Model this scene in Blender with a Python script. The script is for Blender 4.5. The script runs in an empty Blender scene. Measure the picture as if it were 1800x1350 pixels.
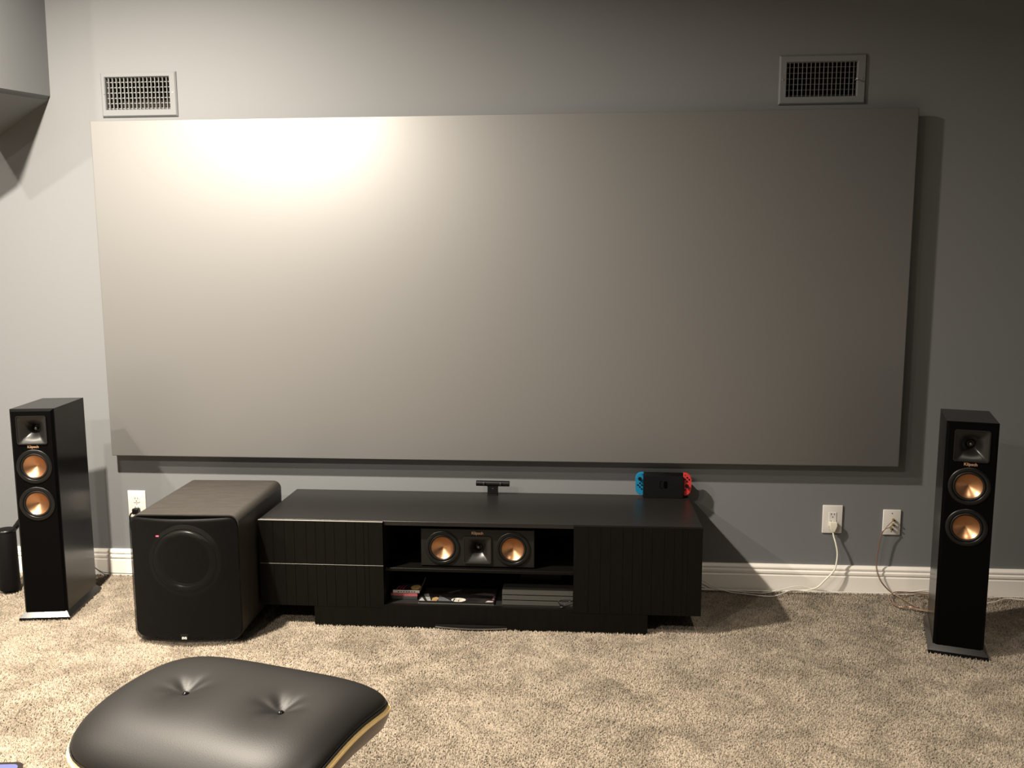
import bpy, bmesh, math, random
import numpy as np
from mathutils import Vector, Matrix
random.seed(4)
SC = bpy.context.scene
COL = SC.collection

# ---------------------------------------------------------------- camera
cam_data = bpy.data.cameras.new('camera'); CAM = bpy.data.objects.new('camera', cam_data); COL.objects.link(CAM)
YAW, PITCH, ROLL, FPX = math.radians(4.47), math.radians(7.765), math.radians(-0.17), 1537.0
fw = Vector((-math.sin(YAW)*math.cos(PITCH), math.cos(YAW)*math.cos(PITCH), -math.sin(PITCH)))
rt = Vector((math.cos(YAW), math.sin(YAW), 0)); up = rt.cross(fw)
R_ = rt*math.cos(ROLL)+up*math.sin(ROLL); U_ = -rt*math.sin(ROLL)+up*math.cos(ROLL)
M = Matrix((( R_.x, U_.x, -fw.x), (R_.y, U_.y, -fw.y), (R_.z, U_.z, -fw.z))).to_4x4()
M.translation = Vector((0.2504, -3.8728, 1.4652))
CAM.matrix_world = M
cam_data.sensor_width = 36; cam_data.lens = FPX/1800*36; cam_data.clip_start = 0.05
SC.camera = CAM
# ---------------------------------------------------------------- world, exposure
W = bpy.data.worlds.new('world'); SC.world = W; W.use_nodes = True
W.node_tree.nodes['Background'].inputs[0].default_value = (0.02, 0.02, 0.022, 1)
W.node_tree.nodes['Background'].inputs[1].default_value = 0.3
SC.view_settings.view_transform = 'Standard'; SC.view_settings.look = 'None'
SC.view_settings.exposure = 0.0; SC.view_settings.gamma = 1; SC.view_settings.use_curve_mapping = False
# recessed ceiling lamps: x, y, watts, beam angle; last one added to brighten the carpet
CEIL = 3.1
LAMPS = [(-1.66, -1.58, 288, 161), (-3.10, -2.40, 105, 170), (-3.05, -4.05, 70, 170), (-1.75, -3.95, 78, 170), (1.20, -2.60, 30, 88)]
LAMP_COL = (1.0, 0.89, 0.745)

# ---------------------------------------------------------------- helpers
def tag(o, label=None, cat=None, group=None, kind=None):
    if label: o['label'] = label
    if cat: o['category'] = cat
    if group: o['group'] = group
    if kind: o['kind'] = kind
    return o
def thing(name, label, cat, loc=(0, 0, 0), rz=0.0, group=None):
    o = bpy.data.objects.new(name, None); COL.objects.link(o)
    o.empty_display_size = 0.05; o.location = loc; o.rotation_euler = (0, 0, rz)
    return tag(o, label, cat, group)
def obj(name, bm, mat, parent=None, smooth=None, label=None):
    me = bpy.data.meshes.new(name)
    if isinstance(bm, bmesh.types.BMesh):
        bmesh.ops.recalc_face_normals(bm, faces=bm.faces); bm.to_mesh(me); bm.free()
    else: me.from_pydata(*bm); me.update()
    me.materials.append(mat)
    o = bpy.data.objects.new(name, me); COL.objects.link(o)
    if parent: o.parent = parent
    if label: o['label'] = label
    if smooth is not None:
        for p in me.polygons: p.use_smooth = True
        if smooth < 180: me.set_sharp_from_angle(angle=math.radians(smooth))
    return o
def box(x0, x1, y0, y1, z0, z1, bev=0.0, seg=2, bm=None):
    b = bmesh.new()
    bmesh.ops.create_cube(b, size=1)
    for v in b.verts:
        v.co = Vector(((x0+x1)/2+v.co.x*(x1-x0), (y0+y1)/2+v.co.y*(y1-y0), (z0+z1)/2+v.co.z*(z1-z0)))
    if bev: bmesh.ops.bevel(b, geom=list(b.edges), offset=bev, segments=seg, affect='EDGES', profile=0.5)
    return merge(bm, b)
def openfront(b):
    ymin = min(v.co.y for v in b.verts)
    bmesh.ops.delete(b, geom=[f for f in b.faces if f.calc_center_median().y < ymin+1e-5], context='FACES')
    return b
def holed(b, y, x0, x1, z0, z1, kind, cx, cz, r, n=48):
    """rectangle in the plane y with a round ('o') or square ('s') opening"""
    outer = []; inner = []
    corners = sorted([math.atan2(zz-cz, xx-cx) % (2*math.pi) for xx in (x0, x1) for zz in (z0, z1)])
    angs = sorted(set([round(2*math.pi*k/n, 6) for k in range(n)]+[round(a, 6) for a in corners]+[round(math.pi/4+k*math.pi/2, 6) for k in range(4)]))
    for a in angs:
        cs, sn = math.cos(a), math.sin(a)
        q = min(((x1-cx)/cs if cs > 0 else (x0-cx)/cs) if abs(cs) > 1e-9 else 9, ((z1-cz)/sn if sn > 0 else (z0-cz)/sn) if abs(sn) > 1e-9 else 9)
        ri = r if kind == 'o' else r/max(abs(cs), abs(sn))
        outer.append(b.verts.new((cx+q*cs, y, cz+q*sn))); inner.append(b.verts.new((cx+ri*cs, y, cz+ri*sn)))
    m = len(angs)
    for k in range(m): j = (k+1) % m; b.faces.new((outer[k], outer[j], inner[j], inner[k]))
def merge(dst, src):
    if dst is None: return src
    me = bpy.data.meshes.new('tmp'); src.to_mesh(me); src.free(); dst.from_mesh(me); bpy.data.meshes.remove(me)
    return dst
def xform(bm, mat):
    bmesh.ops.transform(bm, matrix=mat, verts=bm.verts); return bm
def lathe(prof, n=48, axis='Y', c=(0, 0, 0), close=False):
    """profile of (radius, along) revolved; axis Y: along = y"""
    b = bmesh.new(); rings = []
    for r, h in prof:
        if r < 1e-6: rings.append([b.verts.new((0, h, 0))])
        else: rings.append([b.verts.new((r*math.cos(2*math.pi*i/n), h, r*math.sin(2*math.pi*i/n))) for i in range(n)])
    if close: rings.append(rings[0])
    for A, B in zip(rings[:-1], rings[1:]):
        if len(A) == 1 and len(B) == 1: continue
        for i in range(n):
            j = (i+1) % n
            if len(A) == 1: b.faces.new((A[0], B[i], B[j]))
            elif len(B) == 1: b.faces.new((A[i], B[0], A[j]))
            else: b.faces.new((A[i], B[i], B[j], A[j]))
    if axis == 'Z': xform(b, Matrix.Rotation(math.pi/2, 4, 'X'))
    if axis == 'X': xform(b, Matrix.Rotation(-math.pi/2, 4, 'Z'))
    return xform(b, Matrix.Translation(c))
def prism(pts, y0, y1, bev=0.0):
    """polygon in x,z extruded along y"""
    b = bmesh.new()
    A = [b.verts.new((x, y0, z)) for x, z in pts]; B = [b.verts.new((x, y1, z)) for x, z in pts]
    b.faces.new(A); b.faces.new(B[::-1]); n = len(pts)
    for i in range(n): b.faces.new((A[i], B[i], B[(i+1) % n], A[(i+1) % n]))
    if bev:
        es = [e for e in b.edges if abs(e.verts[0].co.y-e.verts[1].co.y) < 1e-9 and abs(e.verts[0].co.y-y0) < 1e-9]
        bmesh.ops.bevel(b, geom=es, offset=bev, segments=2, affect='EDGES')
    return b
def rrect(x0, x1, z0, z1, r, n=6):
    P = []
    for cx, cz, a0 in ((x1-r, z1-r, 0), (x0+r, z1-r, 90), (x0+r, z0+r, 180), (x1-r, z0+r, 270)):
        for i in range(n+1):
            a = math.radians(a0+90*i/n); P.append((cx+r*math.cos(a), cz+r*math.sin(a)))
    return P
def catmull(P, k=8):
    P = [Vector(p) for p in P]; Q = [P[0]*2-P[1]]+P+[P[-1]*2-P[-2]]; out = []
    for i in range(1, len(Q)-2):
        a, b_, c, d = Q[i-1:i+3]
        for j in range(k):
            t = j/k
            out.append(0.5*((2*b_)+(c-a)*t+(2*a-5*b_+4*c-d)*t*t+(3*b_-a-3*c+d)*t**3))
    return out+[P[-1]]
def tube(P, r, n=8, k=8):
    C = catmull(P, k); b = bmesh.new(); rings = []
    N = Vector((0, 0, 1))
    for i, p in enumerate(C):
        t = (C[min(i+1, len(C)-1)]-C[max(i-1, 0)]).normalized()
        s = t.cross(N)
        if s.length < 1e-4: s = t.cross(Vector((1, 0, 0)))
        s.normalize(); N = s.cross(t).normalized()
        rings.append([b.verts.new(p+(s*math.cos(2*math.pi*j/n)+N*math.sin(2*math.pi*j/n))*r) for j in range(n)])
    for A, B in zip(rings[:-1], rings[1:]):
        for j in range(n): b.faces.new((A[j], A[(j+1) % n], B[(j+1) % n], B[j]))
    b.faces.new(rings[0][::-1]); b.faces.new(rings[-1])
    return b
def text_mesh(txt, size, depth, bold=0.0):
    cu = bpy.data.curves.new('txt', 'FONT'); cu.body = txt; cu.size = size; cu.extrude = depth; cu.offset = bold
    cu.align_x = 'CENTER'; cu.align_y = 'CENTER'; cu.resolution_u = 3
    o = bpy.data.objects.new('txt', cu); COL.objects.link(o)
    bpy.context.view_layer.update()
    me = bpy.data.meshes.new_from_object(o.evaluated_get(bpy.context.evaluated_depsgraph_get()))
    b = bmesh.new(); b.from_mesh(me)
    bpy.data.objects.remove(o); bpy.data.curves.remove(cu); bpy.data.meshes.remove(me)
    return xform(b, Matrix.Rotation(math.pi/2, 4, 'X'))       # stands upright, faces -Y
def dup(root, loc=None, rz=None):
    r = root.copy(); COL.objects.link(r)
    if loc is not None: r.location = loc
    if rz is not None: r.rotation_euler = (0, 0, rz)
    for ch in list(root.children):
        c = ch.copy(); COL.objects.link(c); c.parent = r
        for g in ch.children:
            d = g.copy(); COL.objects.link(d); d.parent = c
    return r

# ---------------------------------------------------------------- materials
PALE = ('white_trim_paint', 'white_plate', 'pale_screw_metal', 'ivory_cord', 'white_cable', 'white_letter', 'pale_plywood_edge', 'lit_lens', 'blue_display', 'red_led')
TONE = 0.65     # every paint, fabric and plastic but the pale ones
def mat(name, col, rough=0.5, metal=0.0, spec=0.5, noise=None, bump=None, emit=None, var=None, aniso=None, coat=None):
    m = bpy.data.materials.new(name); m.use_nodes = True
    if name not in PALE:
        col = tuple(c*TONE for c in col); spec *= TONE
        if var: var = (var[0], tuple(c*TONE for c in var[1]))+tuple(var[2:])
    nt = m.node_tree; B = nt.nodes['Principled BSDF']
    B.inputs['Base Color'].default_value = (*col, 1); B.inputs['Roughness'].default_value = rough
    B.inputs['Metallic'].default_value = metal; B.inputs['Specular IOR Level'].default_value = spec
    if coat: B.inputs['Coat Weight'].default_value = coat[0]; B.inputs['Coat Roughness'].default_value = coat[1]
    tc = nt.nodes.new('ShaderNodeTexCoord')
    def nz(scale, detail=3, stretch=None):
        n = nt.nodes.new('ShaderNodeTexNoise'); n.inputs['Scale'].default_value = scale; n.inputs['Detail'].default_value = detail
        if stretch:
            mp = nt.nodes.new('ShaderNodeMapping'); mp.inputs['Scale'].default_value = stretch
            nt.links.new(tc.outputs['Object'], mp.inputs['Vector']); nt.links.new(mp.outputs[0], n.inputs['Vector'])
        else: nt.links.new(tc.outputs['Object'], n.inputs['Vector'])
        return n
    if var:   # (scale, other colour, stretch)
        n = nz(var[0], 4, var[2] if len(var) > 2 else None)
        rp = nt.nodes.new('ShaderNodeValToRGB'); rp.color_ramp.elements[0].position = 0.35; rp.color_ramp.elements[1].position = 0.65
        rp.color_ramp.elements[0].color = (*col, 1); rp.color_ramp.elements[1].color = (*var[1], 1)
        nt.links.new(n.outputs['Fac'], rp.inputs['Fac']); nt.links.new(rp.outputs[0], B.inputs['Base Color'])
    if bump:  # (scale, strength, distance, stretch)
        n = nz(bump[0], 2, bump[3] if len(bump) > 3 else None)
        bp = nt.nodes.new('ShaderNodeBump'); bp.inputs['Strength'].default_value = bump[1]; bp.inputs['Distance'].default_value = bump[2]
        nt.links.new(n.outputs['Fac'], bp.inputs['Height']); nt.links.new(bp.outputs[0], B.inputs['Normal'])
    if emit: B.inputs['Emission Color'].default_value = (*emit[0], 1); B.inputs['Emission Strength'].default_value = emit[1]
    return m
wall_m = mat('wall_paint', (0.262, 0.274, 0.285), 0.62, spec=0.35, bump=(260, 0.10, 0.002))
ceil_m = mat('ceiling_paint', (0.30, 0.31, 0.32), 0.8, spec=0.3, bump=(180, 0.1, 0.002))
base_m = mat('white_trim_paint', (0.90, 0.87, 0.82), 0.34, spec=0.6)
screen_m = mat('screen_paint', (0.31, 0.31, 0.308), 0.48, metal=0.38, spec=1.0, bump=(900, 0.05, 0.0008))
frame_m = mat('dark_wood_frame', (0.03, 0.03, 0.03), 0.7, var=(20, (0.05, 0.045, 0.04), (1, 1, 8)))
vent_m = mat('painted_vent_metal', (0.27, 0.28, 0.288), 0.5, bump=(300, 0.05, 0.001))
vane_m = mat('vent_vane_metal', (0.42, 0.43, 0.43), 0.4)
duct_m = mat('duct_inside', (0.016, 0.014, 0.012), 0.8, var=(9, (0.024, 0.020, 0.017)))
screw_m = mat('pale_screw_metal', (0.75, 0.73, 0.68), 0.3, metal=0.6)
vinyl_m = mat('black_ash_vinyl', (0.0062, 0.0060, 0.0056), 0.24, spec=0.30, bump=(60, 0.08, 0.002, (14, 14, 1)))
baffle_m = mat('satin_black_baffle', (0.0011, 0.0011, 0.0011), 0.5, spec=0.09, bump=(400, 0.05, 0.001))
plinth_m = mat('gloss_black_plinth', (0.005, 0.005, 0.005), 0.17, spec=0.32)
rubber_m = mat('black_rubber', (0.006, 0.006, 0.006), 0.42)
ring_m = mat('black_trim_ring', (0.0045, 0.0045, 0.0045), 0.34)
horn_m = mat('black_horn_rubber', (0.010, 0.0097, 0.009), 0.33, spec=0.7)
copper_m = mat('spun_copper_cone', (0.80, 0.44, 0.235), 0.33, metal=1.0)
dome_m = mat('grey_tweeter_dome', (0.25, 0.24, 0.22), 0.22, metal=0.9)
logo_m = mat('copper_lettering', (0.60, 0.38, 0.24), 0.4, metal=0.3)
white_print_m = mat('white_print', (0.85, 0.83, 0.8), 0.5)
sub_m = mat('black_oak_vinyl', (0.045, 0.040, 0.035), 0.40, spec=0.75, var=(5, (0.070, 0.062, 0.053), (2, 30, 30)), bump=(9, 0.3, 0.002, (3, 40, 40)))
cons_m = mat('black_brown_wood', (0.0036, 0.0032, 0.0026), 0.42, spec=0.20, var=(7, (0.0054, 0.0047, 0.0038), (25, 25, 1)), bump=(10, 0.15, 0.001, (60, 60, 1)))
constop_m = mat('black_brown_top', (0.014, 0.0135, 0.013), 0.34, spec=0.5, var=(6, (0.018, 0.017, 0.016), (1, 20, 20)), bump=(120, 0.08, 0.0008))
inside_m = mat('console_inside', (0.010, 0.0095, 0.009), 0.55, bump=(120, 0.08, 0.0008))
plate_m = mat('white_plate', (0.69, 0.67, 0.64), 0.30)
slot_m = mat('slot_dark', (0.02, 0.02, 0.02), 0.7)
brass_m = mat('gold_binding_post', (0.80, 0.52, 0.20), 0.25, metal=1.0)
cord_m = mat('ivory_cord', (0.72, 0.70, 0.60), 0.4)
cablew_m = mat('white_cable', (0.78, 0.76, 0.72), 0.4)
wire_m = mat('copper_speaker_wire', (0.50, 0.34, 0.245), 0.3, metal=0.55, coat=(0.6, 0.15))
plas_m = mat('black_plastic', (0.008, 0.008, 0.008), 0.38, spec=0.35)
gloss_m = mat('gloss_black_plastic', (0.008, 0.008, 0.009), 0.14)
blue_m = mat('neon_blue_plastic', (0.012, 0.26, 0.50), 0.42)
red_m = mat('neon_red_plastic', (0.78, 0.055, 0.060), 0.42)
dock_m = mat('dock_matte_black', (0.0085, 0.0085, 0.0085), 0.5, spec=0.25)
slot_black_m = mat('emblem_black', (0.001, 0.001, 0.001), 0.6, spec=0.05)
lens_m = mat('camera_lens', (0.015, 0.015, 0.02), 0.06)
ps_m = mat('charcoal_console_plastic', (0.046, 0.0445, 0.039), 0.45)
leather_m = mat('black_leather', (0.014, 0.0132, 0.0122), 0.48, spec=0.44, bump=(420, 0.22, 0.0008))
ply_edge_m = mat('pale_plywood_edge', (0.82, 0.60, 0.27), 0.4, var=(30, (0.76, 0.53, 0.22), (1, 1, 20)))
walnut_m = mat('dark_walnut_veneer', (0.055, 0.026, 0.013), 0.30, var=(8, (0.085, 0.042, 0.02), (2, 22, 10)))
alu_m = mat('polished_aluminium', (0.75, 0.75, 0.75), 0.2, metal=1.0)
blackalu_m = mat('black_enamel', (0.015, 0.015, 0.015), 0.35)
steel_m = mat('silver_edge', (0.62, 0.60, 0.56), 0.28, metal=0.9)

# carpet: floor and pile share a colour field
def carpet_mat(name, pile):
    m = bpy.data.materials.new(name); m.use_nodes = True; nt = m.node_tree; B = nt.nodes['Principled BSDF']
    B.inputs['Roughness'].default_value = 0.95; B.inputs['Specular IOR Level'].default_value = 0.15
    if 'Sheen Weight' in B.inputs: B.inputs['Sheen Weight'].default_value = 0.15
    tc = nt.nodes.new('ShaderNodeTexCoord')
    def noise(s, d, dist=0.0):
        n = nt.nodes.new('ShaderNodeTexNoise'); n.inputs['Scale'].default_value = s; n.inputs['Detail'].default_value = d
        n.inputs['Distortion'].default_value = dist; nt.links.new(tc.outputs['Object'], n.inputs['Vector']); return n
    a = noise(7.5, 5, 0.8); r1 = nt.nodes.new('ShaderNodeValToRGB')  # broad patches paint in the shading of pile brushed different ways
    r1.color_ramp.elements[0].position = 0.36; r1.color_ramp.elements[0].color = (0.196, 0.168, 0.131, 1)
    r1.color_ramp.elements[1].position = 0.60; r1.color_ramp.elements[1].color = (0.305, 0.262, 0.210, 1)
    nt.links.new(a.outputs['Fac'], r1.inputs['Fac'])
    b = noise(150, 2); r2 = nt.nodes.new('ShaderNodeValToRGB')
    r2.color_ramp.elements[0].position = 0.33; r2.color_ramp.elements[0].color = (0.36, 0.34, 0.31, 1)
    r2.color_ramp.elements[1].position = 0.56; r2.color_ramp.elements[1].color = (1.12, 1.1, 1.07, 1)
    nt.links.new(b.outputs['Fac'], r2.inputs['Fac'])
    mx = nt.nodes.new('ShaderNodeMix'); mx.data_type = 'RGBA'; mx.blend_type = 'MULTIPLY'; mx.inputs['Factor'].default_value = 1.0
    nt.links.new(r1.outputs[0], mx.inputs[6]); nt.links.new(r2.outputs[0], mx.inputs[7]); nt.links.new(mx.outputs[2], B.inputs['Base Color'])
    if not pile:
        bp = nt.nodes.new('ShaderNodeBump'); bp.inputs['Strength'].default_value = 0.6; bp.inputs['Distance'].default_value = 0.006
        nt.links.new(b.outputs['Fac'], bp.inputs['Height']); nt.links.new(bp.outputs[0], B.inputs['Normal'])
    return m
carpet_m = carpet_mat('carpet_backing', False); pile_m = carpet_mat('carpet_yarn', True)

# ---------------------------------------------------------------- the room
XL, XR, YB = -4.3, 3.3, -6.2
def struct(name, bm, m, label, smooth=None):
    o = obj(name, bm, m, None, smooth); return tag(o, label, None, None, 'structure')
struct('floor', box(XL, XR, YB, 0, -0.06, 0), carpet_m, 'mottled taupe carpet floor')
struct('ceiling', box(XL, XR, YB, 0, CEIL, CEIL+0.08), ceil_m, 'painted ceiling above the frame')
VENTS = [(-1.877, -1.531, 2.121, 2.313, -1.857, -1.563, 2.152, 2.291), (1.071, 1.425, 2.126, 2.325, 1.101, 1.389, 2.157, 2.297)]
b = None
xs = [XL, VENTS[0][4], VENTS[0][5], VENTS[1][4], VENTS[1][5], XR]
for i in range(5):
    if i == 1 or i == 3:
        v = VENTS[0] if i == 1 else VENTS[1]
        b = box(xs[i], xs[i+1], 0, 0.15, 0, v[6], bm=b); b = box(xs[i], xs[i+1], 0, 0.15, v[7], CEIL, bm=b)
    else: b = box(xs[i], xs[i+1], 0, 0.15, 0, CEIL, bm=b)
struct('wall_back', b, wall_m, 'blue-grey painted wall behind the screen')
struct('wall_left', box(XL-0.1, XL, YB, 0.15, 0, CEIL), wall_m, 'blue-grey side wall left of the frame')
struct('wall_right', box(XR, XR+0.1, YB, 0.15, 0, CEIL), wall_m, 'blue-grey side wall right of the frame')
struct('wall_front', box(XL-0.1, XR+0.1, YB-0.1, YB, 0, CEIL), wall_m, 'blue-grey wall behind the camera')
# soffit in the upper left corner: upright face, underside sloping down to the left
sx, SL, zc, dep, drop = -2.118, -2.40, 2.206, 0.42, 0.038
V = [(sx, 0.0, zc), (sx, -dep, zc-drop), (sx+0.012, -dep, CEIL), (sx+0.012, 0, CEIL),
     (SL, 0.0, zc-0.62*(sx-SL)), (SL, -dep, zc-drop-0.62*(sx-SL)), (SL, -dep, CEIL), (SL, 0, CEIL)]
sb = bmesh.new(); vs = [sb.verts.new(v) for v in V]
for f in ((0, 1, 2, 3), (0, 4, 5, 1), (1, 5, 6, 2), (0, 3, 7, 4), (4, 7, 6, 5), (2, 6, 7, 3)): sb.faces.new([vs[i] for i in f])
es = [e for e in sb.edges if {tuple(round(c, 3) for c in v.co) for v in e.verts} == {tuple(round(c, 3) for c in V[0]), tuple(round(c, 3) for c in V[1])}]
bmesh.ops.bevel(sb, geom=es, offset=0.012, segments=3, affect='EDGES')
struct('ceiling_soffit', sb, wall_m, 'blue-grey soffit box in the upper left corner with sloping underside', 30)
# baseboard with two beads
bb = [(0, 0), (-0.018, 0), (-0.018, 0.078), (-0.0155, 0.082), (-0.0155, 0.086), (-0.019, 0.090), (-0.019, 0.099), (-0.0145, 0.104), (-0.0125, 0.107), (-0.0165, 0.111), (-0.0165, 0.117), (-0.012, 0.124), (-0.009, 0.1285), (0, 0.1285)]
def baseboard(name, p0, p1, label):
    d = Vector(p1)-Vector(p0); L = d.length; a = math.atan2(d.y, d.x)
    B = bmesh.new(); A0 = [B.verts.new((0, y, z)) for y, z in bb]; A1 = [B.verts.new((L, y, z)) for y, z in bb]
    B.faces.new(A0); B.faces.new(A1[::-1])
    for i in range(len(bb)): j = (i+1) % len(bb); B.faces.new((A0[i], A0[j], A1[j], A1[i]))
    o = struct(name, B, base_m, label); o.location = p0; o.rotation_euler = (0, 0, a)
baseboard('baseboard_back', (XL, 0, 0), (XR, 0, 0), 'white moulded baseboard along the wall behind the screen')
baseboard('baseboard_right', (XR, 0, 0), (XR, YB, 0), 'white moulded baseboard along the right wall')
baseboard('baseboard_left', (XL, YB, 0), (XL, 0, 0), 'white moulded baseboard along the left wall')

# ---------------------------------------------------------------- recessed ceiling lamps (out of frame; they light the room)
lens_on = mat('lit_lens', (0.9, 0.85, 0.75), 0.5, emit=(LAMP_COL, 8.0))
LPOS = ['nearest the soffit and screen', 'far left beside the soffit', 'far left behind the camera', 'behind the ottoman', 'added to brighten the open carpet ahead of the camera']
for (x, y, w, beam), where in zip(LAMPS, LPOS):
    t = thing('recessed_lamp', 'round recessed ceiling lamp '+where, 'ceiling lamp', (x, y, CEIL), 0, 'recessed ceiling lamps')
    obj('trim_ring', lathe([(0.062, -0.001), (0.064, -0.006), (0.088, -0.004), (0.09, 0.0), (0.062, 0.0)], 40, 'Z', close=True), base_m, t, 40)
    obj('lens', lathe([(0.0, -0.001), (0.061, -0.001), (0.061, 0.0), (0.0, 0.0)], 32, 'Z'), lens_on, t)
    L = bpy.data.lights.new('lamp_light', 'AREA'); L.shape = 'DISK'; L.size = 0.11; L.energy = w; L.spread = math.radians(beam); L.color = LAMP_COL
    lo = bpy.data.objects.new('lamp_light', L); COL.objects.link(lo); lo.parent = t; lo.location = (0, 0, -0.012)

# ---------------------------------------------------------------- projection screen
SX0, SX1, SZ0, SZ1, SD = -1.9085, 1.6275, 0.5945, 2.098, 0.060
scr = thing('projection_screen', 'huge matte grey fixed projection screen hanging on the wall', 'screen', ((SX0+SX1)/2, 0, SZ0))
hw, hh = (SX1-SX0)/2, SZ1-SZ0
obj('panel', box(-hw, hw, -SD, -SD+0.024, 0, hh, 0.004, 3), screen_m, scr, 40)
f = box(-hw+0.05, hw-0.05, -SD+0.024, -0.0005, 0.05, 0.09)
f = box(-hw+0.05, hw-0.05, -SD+0.024, -0.0005, hh-0.09, hh-0.05, bm=f)
for x in (-hw+0.05, -0.02, hw-0.09): f = box(x, x+0.04, -SD+0.024, -0.0005, 0.09, hh-0.09, bm=f)
obj('mounting_frame', f, frame_m, scr)

# ---------------------------------------------------------------- air vents
for vi, (x0, x1, z0, z1, i0, i1, j0, j1) in enumerate(VENTS):
    cx, cz = (x0+x1)/2, z0
    t = thing('air_vent', ['painted metal wall vent above the brightly lit left end of the screen', 'painted metal wall vent above the dim right end of the screen'][vi], 'vent', (cx, 0, cz), 0, 'wall vents above the screen')
    X0, X1, Z1, I0, I1, J0, J1 = x0-cx, x1-cx, z1-cz, i0-cx, i1-cx, j0-cz, j1-cz
    fr = bmesh.new()
    def ring(xa, xb, za, zb, y): return [fr.verts.new(p) for p in ((xa, y, za), (xb, y, za), (xb, y, zb), (xa, y, zb))]
    R = [ring(X0, X1, 0, Z1, 0.0), ring(X0, X1, 0, Z1, -0.004), ring(X0+0.006, X1-0.006, 0.006, Z1-0.006, -0.010),
         ring(I0-0.002, I1+0.002, J0-0.002, J1+0.002, -0.010), ring(I0+0.001, I1-0.001, J0+0.001, J1-0.001, -0.005), ring(I0+0.001, I1-0.001, J0+0.001, J1-0.001, 0.012)]
    for A, B in zip(R[:-1], R[1:]):
        for k in range(4): fr.faces.new((A[k], A[(k+1) % 4], B[(k+1) % 4], B[k]))
    obj('flange', fr, wall_m, t)
    dk = bmesh.new(); dk = box(I0+0.001, I1-0.001, 0.012, 0.14, J0+0.001, J1-0.001)
    dk.faces.ensure_lookup_table()
    fdel = [f_ for f_ in dk.faces if f_.calc_center_median().y < 0.02]
    bmesh.ops.delete(dk, geom=fdel, context='FACES')
    obj('duct', dk, duct_m, t)
    nv = 16
    src = None
    for k in range(nv):
        xx = I0+(k+0.5+0.3)*(I1-I0)/(nv+0.6)
        if src is None:
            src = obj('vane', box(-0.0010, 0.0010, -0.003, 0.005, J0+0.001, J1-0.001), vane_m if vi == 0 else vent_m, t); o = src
        else: o = src.copy(); COL.objects.link(o)
        o.location = (xx, 0, 0); o.rotation_euler = (0, 0, math.radians(-6))
    src = None
    for k in range(6):
        zz = J0+0.008+k*(J1-J0-0.012)/5.6
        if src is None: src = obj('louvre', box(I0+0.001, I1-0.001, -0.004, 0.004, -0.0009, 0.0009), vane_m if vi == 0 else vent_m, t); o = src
        else: o = src.copy(); COL.objects.link(o)
        o.location = (0, 0.011, zz); o.rotation_euler = (math.radians(25), 0, 0)
    for sx_ in (X0+0.016, X1-0.016):
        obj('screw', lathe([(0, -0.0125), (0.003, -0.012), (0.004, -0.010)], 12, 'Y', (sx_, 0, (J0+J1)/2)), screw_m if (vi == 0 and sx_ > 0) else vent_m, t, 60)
    if vi == 1: obj('damper_lever', merge(lathe([(0, -0.03), (0.004, -0.028), (0.004, -0.022), (0.0015, -0.018), (0.0015, 0.01)], 12, 'Y', (I1-0.006, 0, (J0+J1)/2-0.004)), box(I1-0.0075, I1+0.002, -0.012, -0.010, (J0+J1)/2-0.0055, (J0+J1)/2-0.0025)), screw_m, t, 40)

# ---------------------------------------------------------------- loudspeakers
def woofer(parent, x, y, z, s=1.0):
    """trim ring with surround and cone as its sub-parts; faces -Y at depth y"""
    R = obj('woofer', lathe([(0.0705*s, 0), (0.0705*s, -0.0025), (0.068*s, -0.0045), (0.0575*s, -0.0045), (0.0555*s, -0.003), (0.0550*s, 0.006)], 64), ring_m, parent, 50)
    R.location = (x, y, z)
    S = obj('surround', lathe([(0.0555*s, 0.003)]+[((0.0505+0.005*math.cos(a))*s, 0.002-0.0055*math.sin(a)) for a in [math.pi*i/8 for i in range(9)]]+[(0.0445*s, 0.004)], 64), rubber_m, R, 60)
    Cn = obj('cone', lathe([(0.0462*s, 0.0005), (0.0455*s, -0.0002), (0.044*s, 0.0016), (0.030*s, 0.0105), (0.015*s, 0.0185), (0.003*s, 0.0235), (0.0, 0.024)], 96), copper_m, R, 60)
    return R
def horn(parent, x, y, z, a, d=0.05):
    """square horn flaring to a round throat, with the dome as a sub-part"""
    b = bmesh.new(); n = 64; rings = []
    prof = [(1.0, 0.0, -0.002), (1.0, 0.0, -0.005), (0.955, 0.0, -0.005), (0.94, 0.02, -0.002)]
    for i in range(1, 13):
        t = i/12; prof.append((0.94*(1-t)**1.25+0.20*(1-(1-t)**1.25), min(1, t*1.1)**1.6, -0.002+d*(0.35*t+0.65*t*t)))
    for s, c, dy in prof:
        rg = []
        for k in range(n):
            ang = 2*math.pi*(k+0.5)/n; cs, sn = math.cos(ang), math.sin(ang); q = max(abs(cs), abs(sn))
            r = s*a/2*((1-c)/q+c)
            rg.append(b.verts.new((r*cs, dy, r*sn)))
        rings.append(rg)
    for A, B in zip(rings[:-1], rings[1:]):
        for k in range(n): b.faces.new((A[k], A[(k+1) % n], B[(k+1) % n], B[k]))
    b.faces.new(rings[-1])
    H = obj('horn', b, horn_m, parent, 38); H.location = (x, y, z)
    obj('dome', lathe([(0, d*0.62), (0.0035, d*0.63), (0.0065, d*0.68), (0.008, d*0.76), (0.008, d)], 24), dome_m, H, 80)
    return H
def logo(parent, x, y, z, size):
    o = obj('logo', text_mesh('Klipsch', size, 0.0004, 0.00035), logo_m, parent); o.location = (x, y, z)
    o['label'] = 'small copper lettering'
TW, TD, TH = 0.1716, 0.3076, 0.8917
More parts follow.
